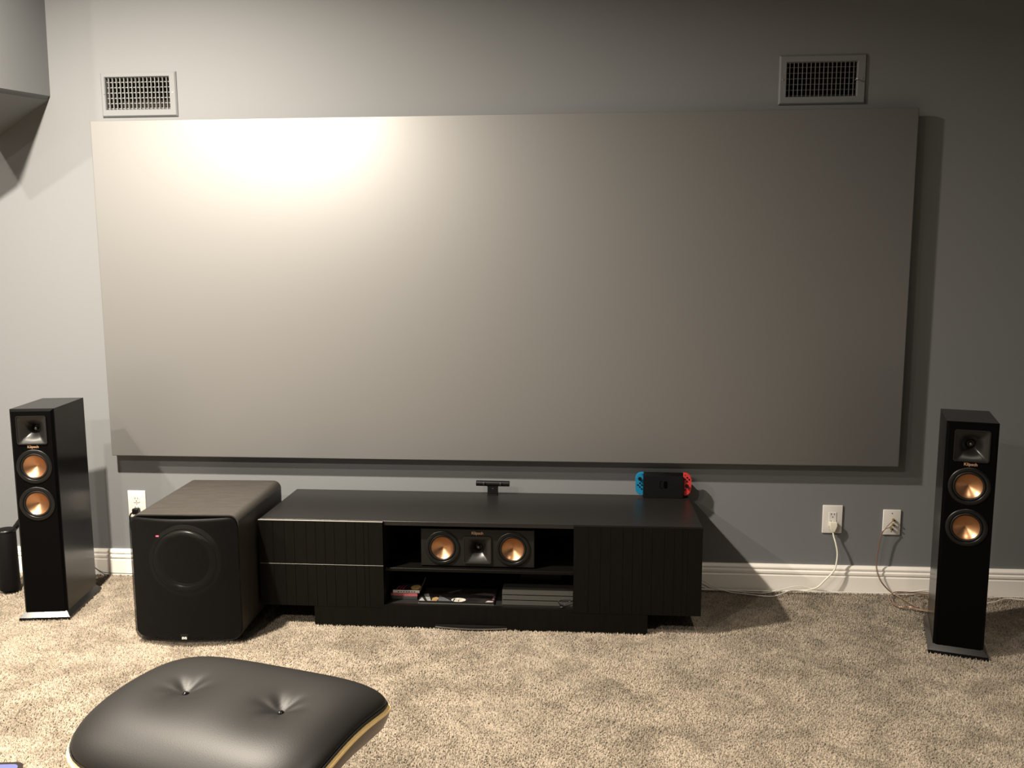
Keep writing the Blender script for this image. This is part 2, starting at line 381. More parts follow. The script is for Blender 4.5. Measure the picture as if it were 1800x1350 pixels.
def tower(label, loc, rz):
    t = thing('tower_speaker', label, 'speaker', loc, rz, 'tower speakers either side of the screen')
    yf = -TD/2; w = TW/2
    obj('cabinet', openfront(box(-w, w, yf+0.016, TD/2, 0.034, TH)), vinyl_m, t, 40)
    # baffle with chamfered front edges and holes are covered by the drivers set into it
    b = bmesh.new(); ch = 0.009
    A = [b.verts.new(p) for p in ((-w, yf+0.016, 0.034), (w, yf+0.016, 0.034), (w, yf+0.016, TH), (-w, yf+0.016, TH))]
    B = [b.verts.new(p) for p in ((-w, yf+0.009, 0.034), (w, yf+0.009, 0.034), (w, yf+0.009, TH), (-w, yf+0.009, TH))]
    C = [b.verts.new(p) for p in ((-w+ch, yf, 0.034), (w-ch, yf, 0.034), (w-ch, yf, TH-ch), (-w+ch, yf, TH-ch))]
    for P, Q in ((A, B), (B, C)):
        for k in range(4): b.faces.new((P[k], P[(k+1) % 4], Q[(k+1) % 4], Q[k]))
    # front skin with cut-outs for the horn and the woofers
    HZ, HA, Z1, Z2, RR = 0.806, 0.118, 0.655, 0.499, 0.066
    xl, xr_ = -w+ch, w-ch
    def quad(x0, x1, z0, z1): b.faces.new([b.verts.new(p) for p in ((x0, yf, z0), (x1, yf, z0), (x1, yf, z1), (x0, yf, z1))])
    quad(xl, xr_, 0.034, Z2-0.078)
    zm = (Z1+Z2)/2
    holed(b, yf, xl, xr_, Z2-0.078, zm, 'o', 0, Z2, RR); holed(b, yf, xl, xr_, zm, Z1+0.078, 'o', 0, Z1, RR)
    holed(b, yf, xl, xr_, Z1+0.078, TH-ch, 's', 0, HZ, HA/2-0.002)
    obj('baffle', b, baffle_m, t)
    horn(t, 0, yf, HZ, HA)
    logo(t, 0, yf-0.0006, 0.737, 0.0155)
    woofer(t, 0, yf, Z1); woofer(t, 0, yf, Z2)
    # plinth: wide foot with a chamfer up to the cabinet
    pb = bmesh.new(); o = 0.016
    L0 = [(-w-o, yf-0.0165, 0.0), (w+o, yf-0.0165, 0.0), (w+o, TD/2+o, 0.0), (-w-o, TD/2+o, 0.0)]
    L2 = [(-w+0.002, yf+0.002, 0.036), (w-0.002, yf+0.002, 0.036), (w-0.002, TD/2-0.002, 0.036), (-w+0.002, TD/2-0.002, 0.036)]
    ra, rb, rc = [pb.verts.new(p) for p in L0], [pb.verts.new((p[0], p[1], 0.0157)) for p in L0], [pb.verts.new(p) for p in L2]
    pb.faces.new(ra[::-1]); pb.faces.new(rc)
    for P, Q in ((ra, rb), (rb, rc)):
        for k in range(4): pb.faces.new((P[k], P[(k+1) % 4], Q[(k+1) % 4], Q[k]))
    obj('plinth', pb, plinth_m, t)
    for sz_ in (0.14, 0.25): obj('binding_post', lathe([(0, TD/2+0.02), (0.006, TD/2+0.02), (0.006, TD/2)], 12, 'Y', (0, 0, sz_)), brass_m, t, 40)
    return t
tower('black tower speaker left of the subwoofer with bright silver-lit foot', (-1.9891, -0.3911, 0), math.radians(8.77))
tower('black tower speaker standing alone at the right by the coiled wires', (1.7228, -0.4794, 0), math.radians(-17.39))

# ---------------------------------------------------------------- media console
KX0, KX1, KYB, KYF, KZ, KZB = -1.0472, 0.7345, -0.0284, -0.524, 0.4429, 0.0851
kc = (KX0+KX1)/2
con = thing('media_console', 'long low black-brown media console under the screen', 'tv stand', (kc, KYF, 0))
def cb(x0, x1, y0, y1, z0, z1, bev=0.0, seg=1): return box(x0-kc, x1-kc, y0-KYF, y1-KYF, z0, z1, bev, seg)
OX0, OX1 = -0.535, 0.231
obj('top', cb(KX0, KX1, KYF+0.020, KYB, KZ-0.018, KZ, 0.001), constop_m, con, 30)
obj('side_panel', cb(KX0, KX0+0.018, KYF+0.020, KYB, KZB, KZ-0.018), cons_m, con)
obj('side_panel', cb(KX1-0.018, KX1, KYF+0.020, KYB, KZB, KZ-0.018), cons_m, con)
obj('divider', cb(OX0-0.016, OX0, KYF+0.020, KYB+0.006, KZB+0.013, KZ-0.018), inside_m, con)
obj('divider', cb(OX1, OX1+0.016, KYF+0.020, KYB+0.006, KZB+0.013, KZ-0.018), inside_m, con)
obj('back_panel', cb(KX0+0.018, KX1-0.018, KYB+0.0, KYB+0.006, KZB, KZ-0.018), inside_m, con)
obj('bottom_panel', cb(KX0+0.018, KX1-0.018, KYF+0.020, KYB, KZB, KZB+0.013), inside_m, con)
obj('shelf', cb(OX0, OX1, KYF+0.022, KYB+0.006, 0.2335, 0.2465, 0.0008), cons_m, con)
obj('plinth', cb(-0.8253, 0.5266, KYF+0.001, KYF+0.36, 0.0, KZB), cons_m, con)
obj('front_rail', cb(OX0, OX1, KYF+0.001, KYF+0.021, KZB, 0.0975), cons_m, con)
CUT = [0, .118, .212, .29, .387, .462, .538, .613, .708, .783, .849, .887, 1]
def front(name, x0, x1, z0, z1, m):
    o = obj(name, cb(x0, x1, KYF+0.0015, KYF+0.0195, z0, z1), m, con)
    for a, c in zip(CUT[:-1], CUT[1:]):
        xa, xb = x0+(x1-x0)*a+(0.0005 if a else 0), x0+(x1-x0)*c-(0.0005 if c < 1 else 0)
        obj('strip', cb(xa, xb, KYF, KYF+0.0022, z0, z1, 0.0004), m, o)
    return o
front('drawer_front', KX0, OX0, KZB, 0.2610, cons_m)
front('drawer_front', KX0, OX0, 0.2650, KZ, cons_m)
front('door', OX1, KX1, KZB, KZ, cons_m)
for z in (0.2612, KZ):     # pale strips paint the lamp glint along the drawer top edges
    obj('edge_glint', cb(KX0, OX0, KYF, KYF+0.009, z-0.0002, z+0.0008), mat('pale_edge_glint', (0.42, 0.40, 0.37), 0.3, spec=0.8) if 'pale_edge_glint' not in bpy.data.materials else bpy.data.materials['pale_edge_glint'], con)
for x in (KX0+0.05, KX1-0.09):
    for y in (KYB-0.07,): obj('foot', cb(x, x+0.04, y-0.04+0.04, y+0.04, 0, KZB), cons_m, con)

# flat slab poking out from under the plinth
fs = thing('curved_slab', 'thin black slab with curved silver lip at the foot of the console', 'device', (-0.18, -0.524, 0))
arc = [(-0.146+0.292*i/24, -0.0015-0.016*(1-(2*i/24-1)**2)) for i in range(25)]
def slab(pts, y1, z0, z1):
    b = bmesh.new(); P = [(x, y) for x, y in pts]+[(pts[-1][0], y1), (pts[0][0], y1)]
    A = [b.verts.new((x, y, z0)) for x, y in P]; B = [b.verts.new((x, y, z1)) for x, y in P]
    b.faces.new(A[::-1]); b.faces.new(B)
    for i in range(len(P)): j = (i+1) % len(P); b.faces.new((A[i], A[j], B[j], B[i]))
    return b
obj('slab_body', slab(arc, -0.0005, 0.014, 0.022), dock_m, fs)
obj('silver_lip', slab([(x, y-0.002) for x, y in arc], -0.0005, 0.010, 0.014), steel_m, fs)
obj('slab_foot', box(-0.12, 0.12, -0.0015, -0.0005, 0, 0.012), plas_m, fs)

# centre loudspeaker on the shelf
cs = thing('centre_speaker', 'black centre speaker with two copper cones lying on the console shelf', 'speaker', (-0.157, -0.478, 0.2465))
CW, CH_, CD = 0.463, 0.1625, 0.20
obj('cabinet', openfront(box(-CW/2, CW/2, 0.010, CD, 0.004, CH_)), vinyl_m, cs, 40)
b = bmesh.new(); e_ = 0.003
P0 = [(-CW/2, 0.010, 0.004), (CW/2, 0.010, 0.004), (CW/2, 0.010, CH_), (-CW/2, 0.010, CH_)]
P1 = [(-CW/2, 0.003, 0.004), (CW/2, 0.003, 0.004), (CW/2, 0.003, CH_), (-CW/2, 0.003, CH_)]
P2 = [(-CW/2+e_, 0, 0.004+e_), (CW/2-e_, 0, 0.004+e_), (CW/2-e_, 0, CH_-e_), (-CW/2+e_, 0, CH_-e_)]
Q0, Q1, Q2 = [[b.verts.new(p) for p in P] for P in (P0, P1, P2)]
for A, B in ((Q0, Q1), (Q1, Q2)):
    for k in range(4): b.faces.new((A[k], A[(k+1) % 4], B[(k+1) % 4], B[k]))
za, zb2 = 0.004+e_, CH_-e_
holed(b, 0, -CW/2+e_, -0.066, za, zb2, 'o', -0.143, CH_/2, 0.066); holed(b, 0, 0.066, CW/2-e_, za, zb2, 'o', 0.143, CH_/2, 0.066)
holed(b, 0, -0.066, 0.066, za, zb2, 's', 0, CH_/2-0.006, 0.0545)
obj('baffle', b, mat('grey_black_baffle', (0.0115, 0.0110, 0.0100), 0.5, spec=0.35, bump=(400, 0.05, 0.001)), cs)
for x in (-0.143, 0.143): woofer(cs, x, -0.001, CH_/2)
horn(cs, 0, -0.001, CH_/2-0.006, 0.113)
logo(cs, 0, -0.0012, CH_-0.017, 0.0165)
for x in (-0.19, 0.19): obj('foot', box(x-0.012, x+0.012, 0.03, 0.05, 0, 0.005), rubber_m, cs)

# games console, box, cable, book and game cases in the lower bay
fl = KZB+0.013
ps = thing('game_console', 'grey three-layer game console in the lower right bay', 'game console', (0.0865, -0.490, fl))
for k in range(3):
    z0 = 0.0015+k*0.0198
    b = prism([(-0.1435, z0), (0.1435, z0), (0.1435, z0+0.0170), (-0.1435, z0+0.0170)], 0, 0.29, 0.001)
    for v in b.verts: v.co.y += (z0-0.02)*0.25 + (v.co.z-z0)*0.35
    obj('layer', b, ps_m, ps)
    if k < 2: obj('seam', box(-0.139, 0.139, 0.012, 0.28, z0+0.0170, z0+0.0198), slot_m, ps)
obj('foot', box(-0.12, 0.12, 0.02, 0.26, 0, 0.0016), rubber_m, ps)
bx = thing('set_top_box', 'small black box with a tiny light on top of the game console', 'device', (0.095, -0.36, fl+0.0585))
obj('case', box(-0.085, 0.085, 0, 0.15, 0, 0.038, 0.002), plas_m, bx)
obj('indicator', box(0.018, 0.033, -0.0008, 0.0002, 0.026, 0.0285), mat('dim_indicator', (0.3, 0.3, 0.3), 0.4, emit=((0.8, 0.85, 0.9), 0.25)), bx)
uc = thing('usb_cable', 'thin black cable looped over the front of the game console', 'cable', (0.20, -0.502, fl))
obj('wire', tube([(0.03, 0.0, 0.034), (0.012, -0.004, 0.024), (-0.008, -0.006, 0.012), (-0.022, -0.008, 0.016), (-0.028, -0.006, 0.026), (-0.018, -0.003, 0.031), (0.0, 0.0, 0.031), (0.03, 0.004, 0.030)], 0.0016), plas_m, uc, 60)
obj('plug', box(-0.024, -0.008, -0.014, -0.003, 0.004, 0.013, 0.0015), gloss_m, uc)
obj('plug_tip', box(-0.021, -0.012, -0.0155, -0.0138, 0.006, 0.0085), steel_m, uc)

bk = thing('art_book', 'large flat black picture book lying in the lower bay', 'book', (-0.245, -0.50, fl))
BW, BD = 0.312, 0.235
cover_m = mat('black_gloss_cover', (0.010, 0.010, 0.011), 0.22, var=(14, (0.028, 0.024, 0.022)))
obj('back_cover', box(-BW/2, BW/2, 0, BD, 0, 0.0022, 0.0005), steel_m, bk)
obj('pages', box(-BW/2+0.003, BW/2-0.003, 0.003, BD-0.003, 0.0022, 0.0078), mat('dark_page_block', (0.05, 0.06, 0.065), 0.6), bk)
obj('front_cover', box(-BW/2, BW/2, 0.0, BD, 0.0078, 0.0098, 0.0005), cover_m, bk)
def patch(name, pts, col, parent, z, m=None):
    b = bmesh.new(); A = [b.verts.new((x, y, z)) for x, y in pts]; b.faces.new(A)
    r = bmesh.ops.extrude_face_region(b, geom=list(b.faces)); bmesh.ops.translate(b, vec=(0, 0, 0.0003), verts=[v for v in r['geom'] if isinstance(v, bmesh.types.BMVert)])
    return obj(name, b, m or mat('print_'+name, col, 0.3, var=(60, tuple(c*0.6 for c in col))), parent)
def ell(cx, cy, rx, ry, n=20): return [(cx+rx*math.cos(2*math.pi*i/n), cy+ry*math.sin(2*math.pi*i/n)) for i in range(n)]
patch('cover_print', [(-0.153, 0.004), (-0.128, 0.004), (-0.146, 0.042)], (0.40, 0.40, 0.42), bk, 0.0099)
patch('cover_print', [(-0.118, 0.006), (-0.103, 0.006), (-0.126, 0.085), (-0.145, 0.075)], (0.36, 0.36, 0.36), bk, 0.0099)
patch('cover_print', [(-0.101, 0.006), (-0.080, 0.006), (-0.074, 0.036), (-0.088, 0.052), (-0.101, 0.036)], (0.42, 0.27, 0.13), bk, 0.0099)
patch('cover_print', [(-0.074, 0.008), (-0.020, 0.008), (-0.040, 0.030), (-0.078, 0.068)], (0.15, 0.155, 0.17), bk, 0.0099)
patch('cover_print', ell(0.008, 0.023, 0.030, 0.021), (0.78, 0.75, 0.66), bk, 0.0099)
patch('cover_print', [(0.008, 0.005), (0.012, 0.005), (0.011, 0.026), (0.009, 0.026)], (0.03, 0.03, 0.03), bk, 0.0103)
patch('cover_print', [(-0.014, 0.004), (-0.010, 0.004), (-0.006, 0.032), (-0.012, 0.034)], (0.03, 0.03, 0.03), bk, 0.0103)
patch('cover_print', [(0.05, 0.085), (0.148, 0.078), (0.152, 0.096), (0.10, 0.105)], (0.16, 0.12, 0.12), bk, 0.0099)
patch('cover_print', [(0.120, 0.006), (0.150, 0.006), (0.152, 0.020), (0.128, 0.022)], (0.55, 0.45, 0.47), bk, 0.0099)
patch('cover_print', [(-0.05, 0.10), (-0.03, 0.095), (0.01, 0.135), (-0.01, 0.13)], (0.10, 0.09, 0.07), bk, 0.0099)
patch('cover_print', [(0.145, 0.03), (0.153, 0.03), (0.154, 0.075), (0.147, 0.07)], (0.25, 0.10, 0.13), bk, 0.0099)

case_cols = [('dark grey-spined game case at the bottom of the stack beside the picture book', (0.06, 0.06, 0.062)), ('pink-red spined game case in the middle of the stack beside the picture book', (0.52, 0.13, 0.15)), ('white-spined game case with red strokes and gold disc topping the stack', (0.72, 0.70, 0.66))]
for k, (lb, col) in enumerate(case_cols):
    g = thing('game_case', lb, 'game case', (-0.466+0.004*k-0.004*(k == 1), -0.462+0.003*k, fl+0.0126*k), math.radians((0, -1.2, 0.8)[k]), 'game cases stacked in the lower bay')
    obj('shell', box(-0.056, 0.056, 0, 0.17, 0.0003, 0.0122, 0.001), mat('case_spine', col, 0.35, var=(70, tuple(c*0.75 for c in col), (1, 1, 4))), g)
    if k == 2:
        obj('sleeve', box(-0.0555, 0.0555, 0.001, 0.169, 0.0122, 0.0127), cover_m, g)
        for q in range(3): patch('sleeve_print', [(-0.044+q*0.013, 0.010), (-0.038+q*0.013, 0.010), (-0.030+q*0.013, 0.050), (-0.036+q*0.013, 0.050)], (0.34, 0.05, 0.08), g, 0.0128)
        patch('sleeve_print', ell(0.036, 0.032, 0.021, 0.026), (0.60, 0.40, 0.14), g, 0.0128)
        patch('sleeve_print', [(0.0, 0.11), (0.035, 0.11), (0.03, 0.135), (-0.005, 0.135)], (0.20, 0.08, 0.07), g, 0.0128)
        for q in range(7): obj('spine_print', box(-0.034+q*0.011, -0.028+q*0.011, -0.0004, 0.0002, 0.004, 0.0075), slot_m, g)

# ---------------------------------------------------------------- motion camera
mc = thing('motion_camera', 'black bar-shaped twin-lens motion camera on top of the console', 'camera', (-0.1345, -0.068, KZ), math.radians(-1))
bar = lathe([(0, -0.075), (0.0115, -0.075), (0.0125, -0.074), (0.0125, 0.074), (0.0115, 0.075), (0, 0.075)], 32, 'X', (0, 0, 0.0515))
obj('bar', bar, plas_m, mc, 40)
for x in (-0.0375, 0.0375):
    Lh = obj('lens_housing', lathe([(0.0, -0.0135), (0.0062, -0.0135), (0.0082, -0.012), (0.0082, 0.0)], 24, 'Y', (x, -0.001, 0.0505)), ring_m, mc, 40)
    obj('lens', lathe([(0, -0.0165), (0.003, -0.016), (0.005, -0.0142), (0.0052, -0.013)], 20, 'Y', (x, -0.001, 0.0505)), lens_m, Lh, 80)
obj('neck', prism([(-0.024, 0.004), (0.023, 0.004), (0.023, 0.034), (0.026, 0.044), (-0.027, 0.044), (-0.022, 0.034)], -0.008, 0.010, 0.001), plas_m, mc)
obj('clip', box(-0.024, 0.022, -0.018, 0.016, 0, 0.004, 0.001), plas_m, mc)
obj('indicator', box(-0.003, 0.004, -0.0088, -0.0078, 0.0295, 0.031), steel_m, mc)

# ---------------------------------------------------------------- game dock and handheld
dk = thing('game_dock', 'matte black game dock with embossed emblem at the right end of the console', 'dock', (0.6215, -0.060, KZ))
obj('dock_front', prism(rrect(-0.0865, 0.0865, 0.0, 0.099, 0.004, 3), -0.022, -0.011, 0.0015), dock_m, dk, 30)
obj('dock_back', prism(rrect(-0.0865, 0.0865, 0.0, 0.099, 0.004, 3), 0.008, 0.026, 0.0015), dock_m, dk, 30)
obj('dock_floor', box(-0.085, 0.085, -0.0112, 0.0082, 0, 0.010), dock_m, dk)
em = prism(rrect(-0.0165, -0.002, 0.044, 0.078, 0.007, 5), -0.0226, -0.0219); ihole = prism(rrect(-0.0135, -0.002, 0.047, 0.075, 0.0045, 5), -0.0229, -0.0224)
obj('emblem', merge(em, prism(rrect(0.001, 0.0165, 0.044, 0.078, 0.007, 5), -0.0226, -0.0219)), slot_black_m, dk, label='embossed glossy emblem of two upright rounded halves')
obj('emblem_inset', ihole, dock_m, dk)
hd = thing('handheld_console', 'handheld game console with blue and red controllers sitting in the dock', 'game console', (0.6215, -0.0625, KZ+0.010))
obj('display_slab', box(-0.0865, 0.0865, -0.006, 0.0075, 0.001, 0.102, 0.002), gloss_m, hd, 40)
def joy(side, m):
    x0, x1 = (-0.1215, -0.0865) if side < 0 else (0.0865, 0.1215)
    P = []
    n = 8; r = 0.026
    for cx, cz, a0 in ((x0+r, 0.102-r, 90), (x0+r, 0.001+r, 180)):
        for i in range(n+1): a = math.radians(a0+90*i/n); P.append((cx+r*math.cos(a), cz+r*math.sin(a)))
    P += [(x1, 0.001), (x1, 0.102)]
    if side > 0: P = [(x0+x1-x, z) for x, z in P][::-1]
    b = prism(P, -0.008, 0.008, 0.0025)
    o = obj('controller', b, m, hd, 35, label='blue left controller' if side < 0 else 'red right controller')
    mx = (x0+x1)/2+0.001*(-side)
    zs, zb_ = (0.074, 0.046) if side < 0 else (0.044, 0.074)
    obj('stick', lathe([(0, -0.018), (0.0065, -0.018), (0.0075, -0.016), (0.0075, -0.0145), (0.004, -0.013), (0.004, -0.008), (0.0082, -0.008), (0.0082, -0.0075)], 24, 'Y', (mx, 0, zs)), plas_m, o, 40)
    for dx, dz in ((0, 0.0085), (0, -0.0085), (0.0085, 0), (-0.0085, 0)):
        obj('button', lathe([(0, -0.0098), (0.0034, -0.0096), (0.0038, -0.0078)], 14, 'Y', (mx+dx, 0, zb_+dz)), plas_m, o, 40)
    obj('button', box(mx-side*(0.008)-0.003, mx-side*0.008+0.003, -0.0095, -0.0078, 0.0255 if side < 0 else 0.024, 0.0315 if side < 0 else 0.030, 0.0005), plas_m, o)
    obj('button', box(mx-side*0.010-0.0028, mx-side*0.010+0.0028, -0.0093, -0.0078, 0.0925, 0.0941), plas_m, o)
joy(-1, blue_m); joy(1, red_m)

# ---------------------------------------------------------------- subwoofer
UW, UD, UH = 0.4221, 0.5745, 0.515
sub = thing('subwoofer', 'big black subwoofer with bulging front grille between tower speaker and console', 'subwoofer', (-1.2753, -0.4544, 0), math.radians(2.16))
Z0 = 0.022; yf = -UD/2
obj('cabinet', prism(rrect(-UW/2, UW/2, Z0, UH, 0.034, 8), yf+0.030, UD/2, 0.002), sub_m, sub, 35)
obj('front_panel', prism(rrect(-UW/2+0.004, UW/2-0.004, Z0+0.004, UH-0.004, 0.032, 8), yf+0.022, yf+0.031), baffle_m, sub, 35)
gb = bmesh.new(); NX, NZ = 32, 32; bulge = 0.042; rc_ = 0.034; G = []
def gy(x): return yf+0.018-bulge*(1-(x/(UW/2))**2)
for i in range(NX+1):
    x = -UW/2+UW*(0.5-0.5*math.cos(math.pi*i/NX)); e = max(0, abs(x)-(UW/2-rc_)); ins = rc_-math.sqrt(max(0, rc_*rc_-e*e))
    G.append([gb.verts.new((x, gy(x), Z0+ins+(UH-0.003-Z0-2*ins)*j/NZ)) for j in range(NZ+1)])
for i in range(NX):
    for j in range(NZ): gb.faces.new((G[i][j], G[i+1][j], G[i+1][j+1], G[i][j+1]))
bmesh.ops.remove_doubles(gb, verts=gb.verts, dist=1e-5)
gm = bpy.data.materials.new('perforated_black_grille'); gm.use_nodes = True; nt = gm.node_tree; B = nt.nodes['Principled BSDF']
B.inputs['Base Color'].default_value = (0.0023, 0.0024, 0.0027, 1); B.inputs['Roughness'].default_value = 0.5; B.inputs['Specular IOR Level'].default_value = 0.2
tr = nt.nodes.new('ShaderNodeBsdfTransparent'); mxs = nt.nodes.new('ShaderNodeMixShader')
mxs.inputs[0].default_value = 0.42; nt.links.new(B.outputs[0], mxs.inputs[1]); nt.links.new(tr.outputs[0], mxs.inputs[2])
nt.links.new(mxs.outputs[0], nt.nodes['Material Output'].inputs['Surface'])
go = obj('grille', gb, gm, sub, 35); so = go.modifiers.new('thick', 'SOLIDIFY'); so.thickness = 0.0015; so.offset = 1
drv = obj('driver', lathe([(0.142, 0.0), (0.142, -0.006), (0.128, -0.008), (0.124, -0.004)]+[(0.110+0.014*math.cos(a), -0.002-0.016*math.sin(a)) for a in [math.pi*i/10 for i in range(11)]]+[(0.09, 0.006), (0.05, 0.012), (0.03, 0.012), (0.0, 0.006)], 72, 'Y', (0, yf+0.0215, 0.335)), mat('satin_surround', (0.06, 0.058, 0.054), 0.28, spec=1.0), sub, 50)
obj('indicator', box(-0.092, -0.082, gy(-0.087)-0.0035, gy(-0.087)-0.0015, 0.4425, 0.4465), mat('red_led', (0.5, 0.02, 0.03), 0.4, emit=((1.0, 0.05, 0.08), 6.0)), sub, label='tiny glowing red light')
bd = obj('badge', box(-0.015, 0.015, gy(0)-0.004, gy(0)-0.001, 0.034, 0.056, 0.0008), plas_m, sub)
tx = obj('badge_lettering', text_mesh('SVS', 0.0125, 0.0003, 0.0004), mat('white_letter', (0.85, 0.83, 0.82), 0.3), bd); tx.location = (0, gy(0)-0.0043, 0.0405)
for x in (-0.16, 0.16):
    for y in (yf+0.07, UD/2-0.05): obj('foot', lathe([(0, 0), (0.02, 0), (0.022, 0.022), (0, 0.022)], 20, 'Z', (x, y, 0)), rubber_m, sub, 40)

# ---------------------------------------------------------------- outlets and cables
def plate(name, label, x0, x1, z0, z1):
    t = thing(name, label, 'wall plate', ((x0+x1)/2, 0, z0), 0, 'white wall plates')
    w, h = (x1-x0)/2, z1-z0
    obj('plate', box(-w, w, -0.0065, 0, 0, h, 0.003, 3), plate_m, t, 40)
    return t, w, h
def recept(t, zc_, yy, par):
    for dx, hh_ in ((-0.0065, 0.0085), (0.0065, 0.007)): obj('slot', box(dx-0.0012, dx+0.0012, yy-0.0003, yy+0.001, zc_+0.002, zc_+0.002+hh_), slot_m, par)
    obj('slot', lathe([(0, -0.0003), (0.0025, -0.0003), (0.0025, 0.001)], 12, 'Y', (0, yy, zc_-0.007)), slot_m, par)
t, w, h = plate('wall_outlet', 'white outlet with ivory plug between console and right tower speaker', 1.331, 1.418, 0.2765, 0.4045)
ins = obj('receptacle', box(-0.0165, 0.0165, -0.0085, -0.006, h/2-0.033, h/2+0.033, 0.0012), plate_m, t)
recept(t, h/2+0.018, -0.0086, ins); recept(t, h/2-0.016, -0.0086, ins)
t2, w, h = plate('wall_outlet', 'white outlet with black plug behind the subwoofer', -1.874, -1.788, 0.286, 0.4155)
for zc_ in (h/2+0.022, h/2-0.022):
    ins = obj('receptacle', prism(rrect(-0.0165, 0.0165, zc_-0.0145, zc_+0.0145, 0.007, 5), -0.0085, -0.006), plate_m, t2); recept(t2, zc_, -0.0086, ins)
obj('screw', lathe([(0, -0.0078), (0.003, -0.0074), (0.0035, -0.006)], 12, 'Y', (0, 0, h/2)), screw_m, t2, 60)
t3, w, h = plate('speaker_wire_plate', 'white wall plate with gold binding posts beside the right tower speaker', 1.592, 1.669, 0.2740, 0.3890)
for k, (dx, dz) in enumerate(((0.004, 0.014), (0.004, -0.008), (-0.003, -0.026))):
    P = obj('binding_post', lathe([(0, -0.026), (0.0035, -0.026), (0.0038, -0.018), (0.0055, -0.017), (0.0055, -0.009), (0.004, -0.008), (0.004, -0.006)], 16, 'Y', (dx, 0, h/2+dz)), brass_m, t3, 40)
for dz in (0.041, -0.041): obj('screw', lathe([(0, -0.0075), (0.0022, -0.0072), (0.0026, -0.006)], 12, 'Y', (0, 0, h/2+dz)), slot_m, t3, 60)

pc = thing('power_cord', 'thick ivory power cord plugged into the right-hand outlet', 'power cord', (1.3745, 0, 0.30))
def rel(P, o): return [(a-o[0], b_-o[1], c-o[2]) for a, b_, c in P]
O = (1.3745, 0, 0.30)
pb = bmesh.new()
L = [(-0.0165, -0.0092, 0.040), (0.0165, -0.0092, 0.040), (0.0165, -0.0092, 0.012), (-0.0165, -0.0092, 0.012)]
pr = [[(-0.0155, -0.009, 0.032), (0.0155, -0.009, 0.032), (0.0155, -0.028, 0.032), (-0.0155, -0.028, 0.032)],
      [(-0.0155, -0.009, 0.018), (0.0155, -0.009, 0.018), (0.0155, -0.032, 0.016), (-0.0155, -0.032, 0.016)],
      [(-0.006, -0.016, -0.012), (0.006, -0.016, -0.012), (0.006, -0.030, -0.012), (-0.006, -0.030, -0.012)]]
rr = [[pb.verts.new(p) for p in q] for q in pr]
pb.faces.new(rr[0]); pb.faces.new(rr[-1][::-1])
for A, Bq in zip(rr[:-1], rr[1:]):
    for k in range(4): pb.faces.new((A[k], A[(k+1) % 4], Bq[(k+1) % 4], Bq[k]))
bmesh.ops.bevel(pb, geom=list(pb.edges), offset=0.0015, segments=2, affect='EDGES')
obj('plug', pb, cord_m, pc, 50)
obj('cable', tube(rel([(1.3745, -0.023, 0.296), (1.377, -0.026, 0.272), (1.385, -0.035, 0.24), (1.392, -0.042, 0.20), (1.390, -0.045, 0.160), (1.379, -0.05, 0.12), (1.34, -0.055, 0.076), (1.301, -0.05, 0.036), (1.224, -0.040, 0.018), (1.096, -0.045, 0.015), (0.972, -0.044, 0.015), (0.817, -0.045, 0.016), (0.72, -0.04, 0.016)], O), 0.0036), cord_m, pc, 60)
bpn = thing('black_plug', 'black power plug and cord in the outlet behind the subwoofer', 'plug', (-1.829, -0.008, 0.305))
obj('plug', box(-0.013, 0.015, -0.030, -0.001, 0.002, 0.030, 0.005, 3), plas_m, bpn, 40)
obj('cable', tube([(-0.008, -0.020, 0.012), (-0.020, -0.026, 0.004), (-0.024, -0.030, -0.02), (-0.018, -0.03, -0.08), (-0.006, -0.03, -0.16), (0.02, -0.03, -0.28), (0.10, -0.035, -0.292), (0.22, -0.04, -0.292)], 0.0034), plas_m, bpn, 60)
def cable(name, label, cat, P, r, m, group=None):
    O = Vector(P[0]); o = obj(name, tube([Vector(p)-O for p in P], r), m, None, 60); o.location = O
    return tag(o, label, cat, group)
cable('white_cable', 'thin white cable running along the baseboard from console to beyond the right tower', 'cable',
      [(0.70, -0.04, 0.075), (0.783, -0.035, 0.064), (0.873, -0.038, 0.022), (0.97, -0.058, 0.015), (1.081, -0.064, 0.014), (1.161, -0.045, 0.027), (1.235, -0.040, 0.040), (1.323, -0.040, 0.024), (1.423, -0.035, 0.016), (1.595, -0.032, 0.016), (1.717, -0.032, 0.024), (1.794, -0.032, 0.036), (1.911, -0.035, 0.031), (2.035, -0.052, 0.015), (2.128, -0.038, 0.015), (2.30, -0.036, 0.015)], 0.0019, cablew_m, 'cables along the baseboard')
cable('white_cable', 'thin white cable sagging onto the carpet beside the console', 'cable',
      [(0.70, -0.05, 0.083), (0.783, -0.05, 0.070), (0.898, -0.065, 0.022), (0.99, -0.084, 0.015), (1.097, -0.104, 0.014), (1.156, -0.070, 0.016), (1.204, -0.045, 0.022), (1.298, -0.064, 0.026), (1.36, -0.05, 0.02), (1.42, -0.045, 0.014)], 0.0019, cablew_m, 'cables along the baseboard')
cable('white_cable', 'thin white cable emerging on the carpet right of the right tower', 'cable',
      [(1.84, -0.14, 0.014), (1.93, -0.128, 0.014), (2.008, -0.118, 0.015), (2.051, -0.102, 0.016), (2.118, -0.064, 0.016), (2.183, -0.074, 0.016), (2.30, -0.07, 0.016)], 0.0019, cablew_m, 'cables along the baseboard')
cable('dark_cable', 'thin dark cable against the baseboard right of the left tower', 'cable',
      [(-2.12, -0.03, 0.09), (-2.061, -0.032, 0.055), (-2.029, -0.032, 0.031), (-1.993, -0.030, 0.018), (-1.867, -0.03, 0.016), (-1.6, -0.03, 0.016)], 0.0016, plas_m)
sw = thing('speaker_wire', 'copper speaker wire hanging from the wall plate and coiled beside the right tower', 'speaker wire', (1.62, -0.02, 0))
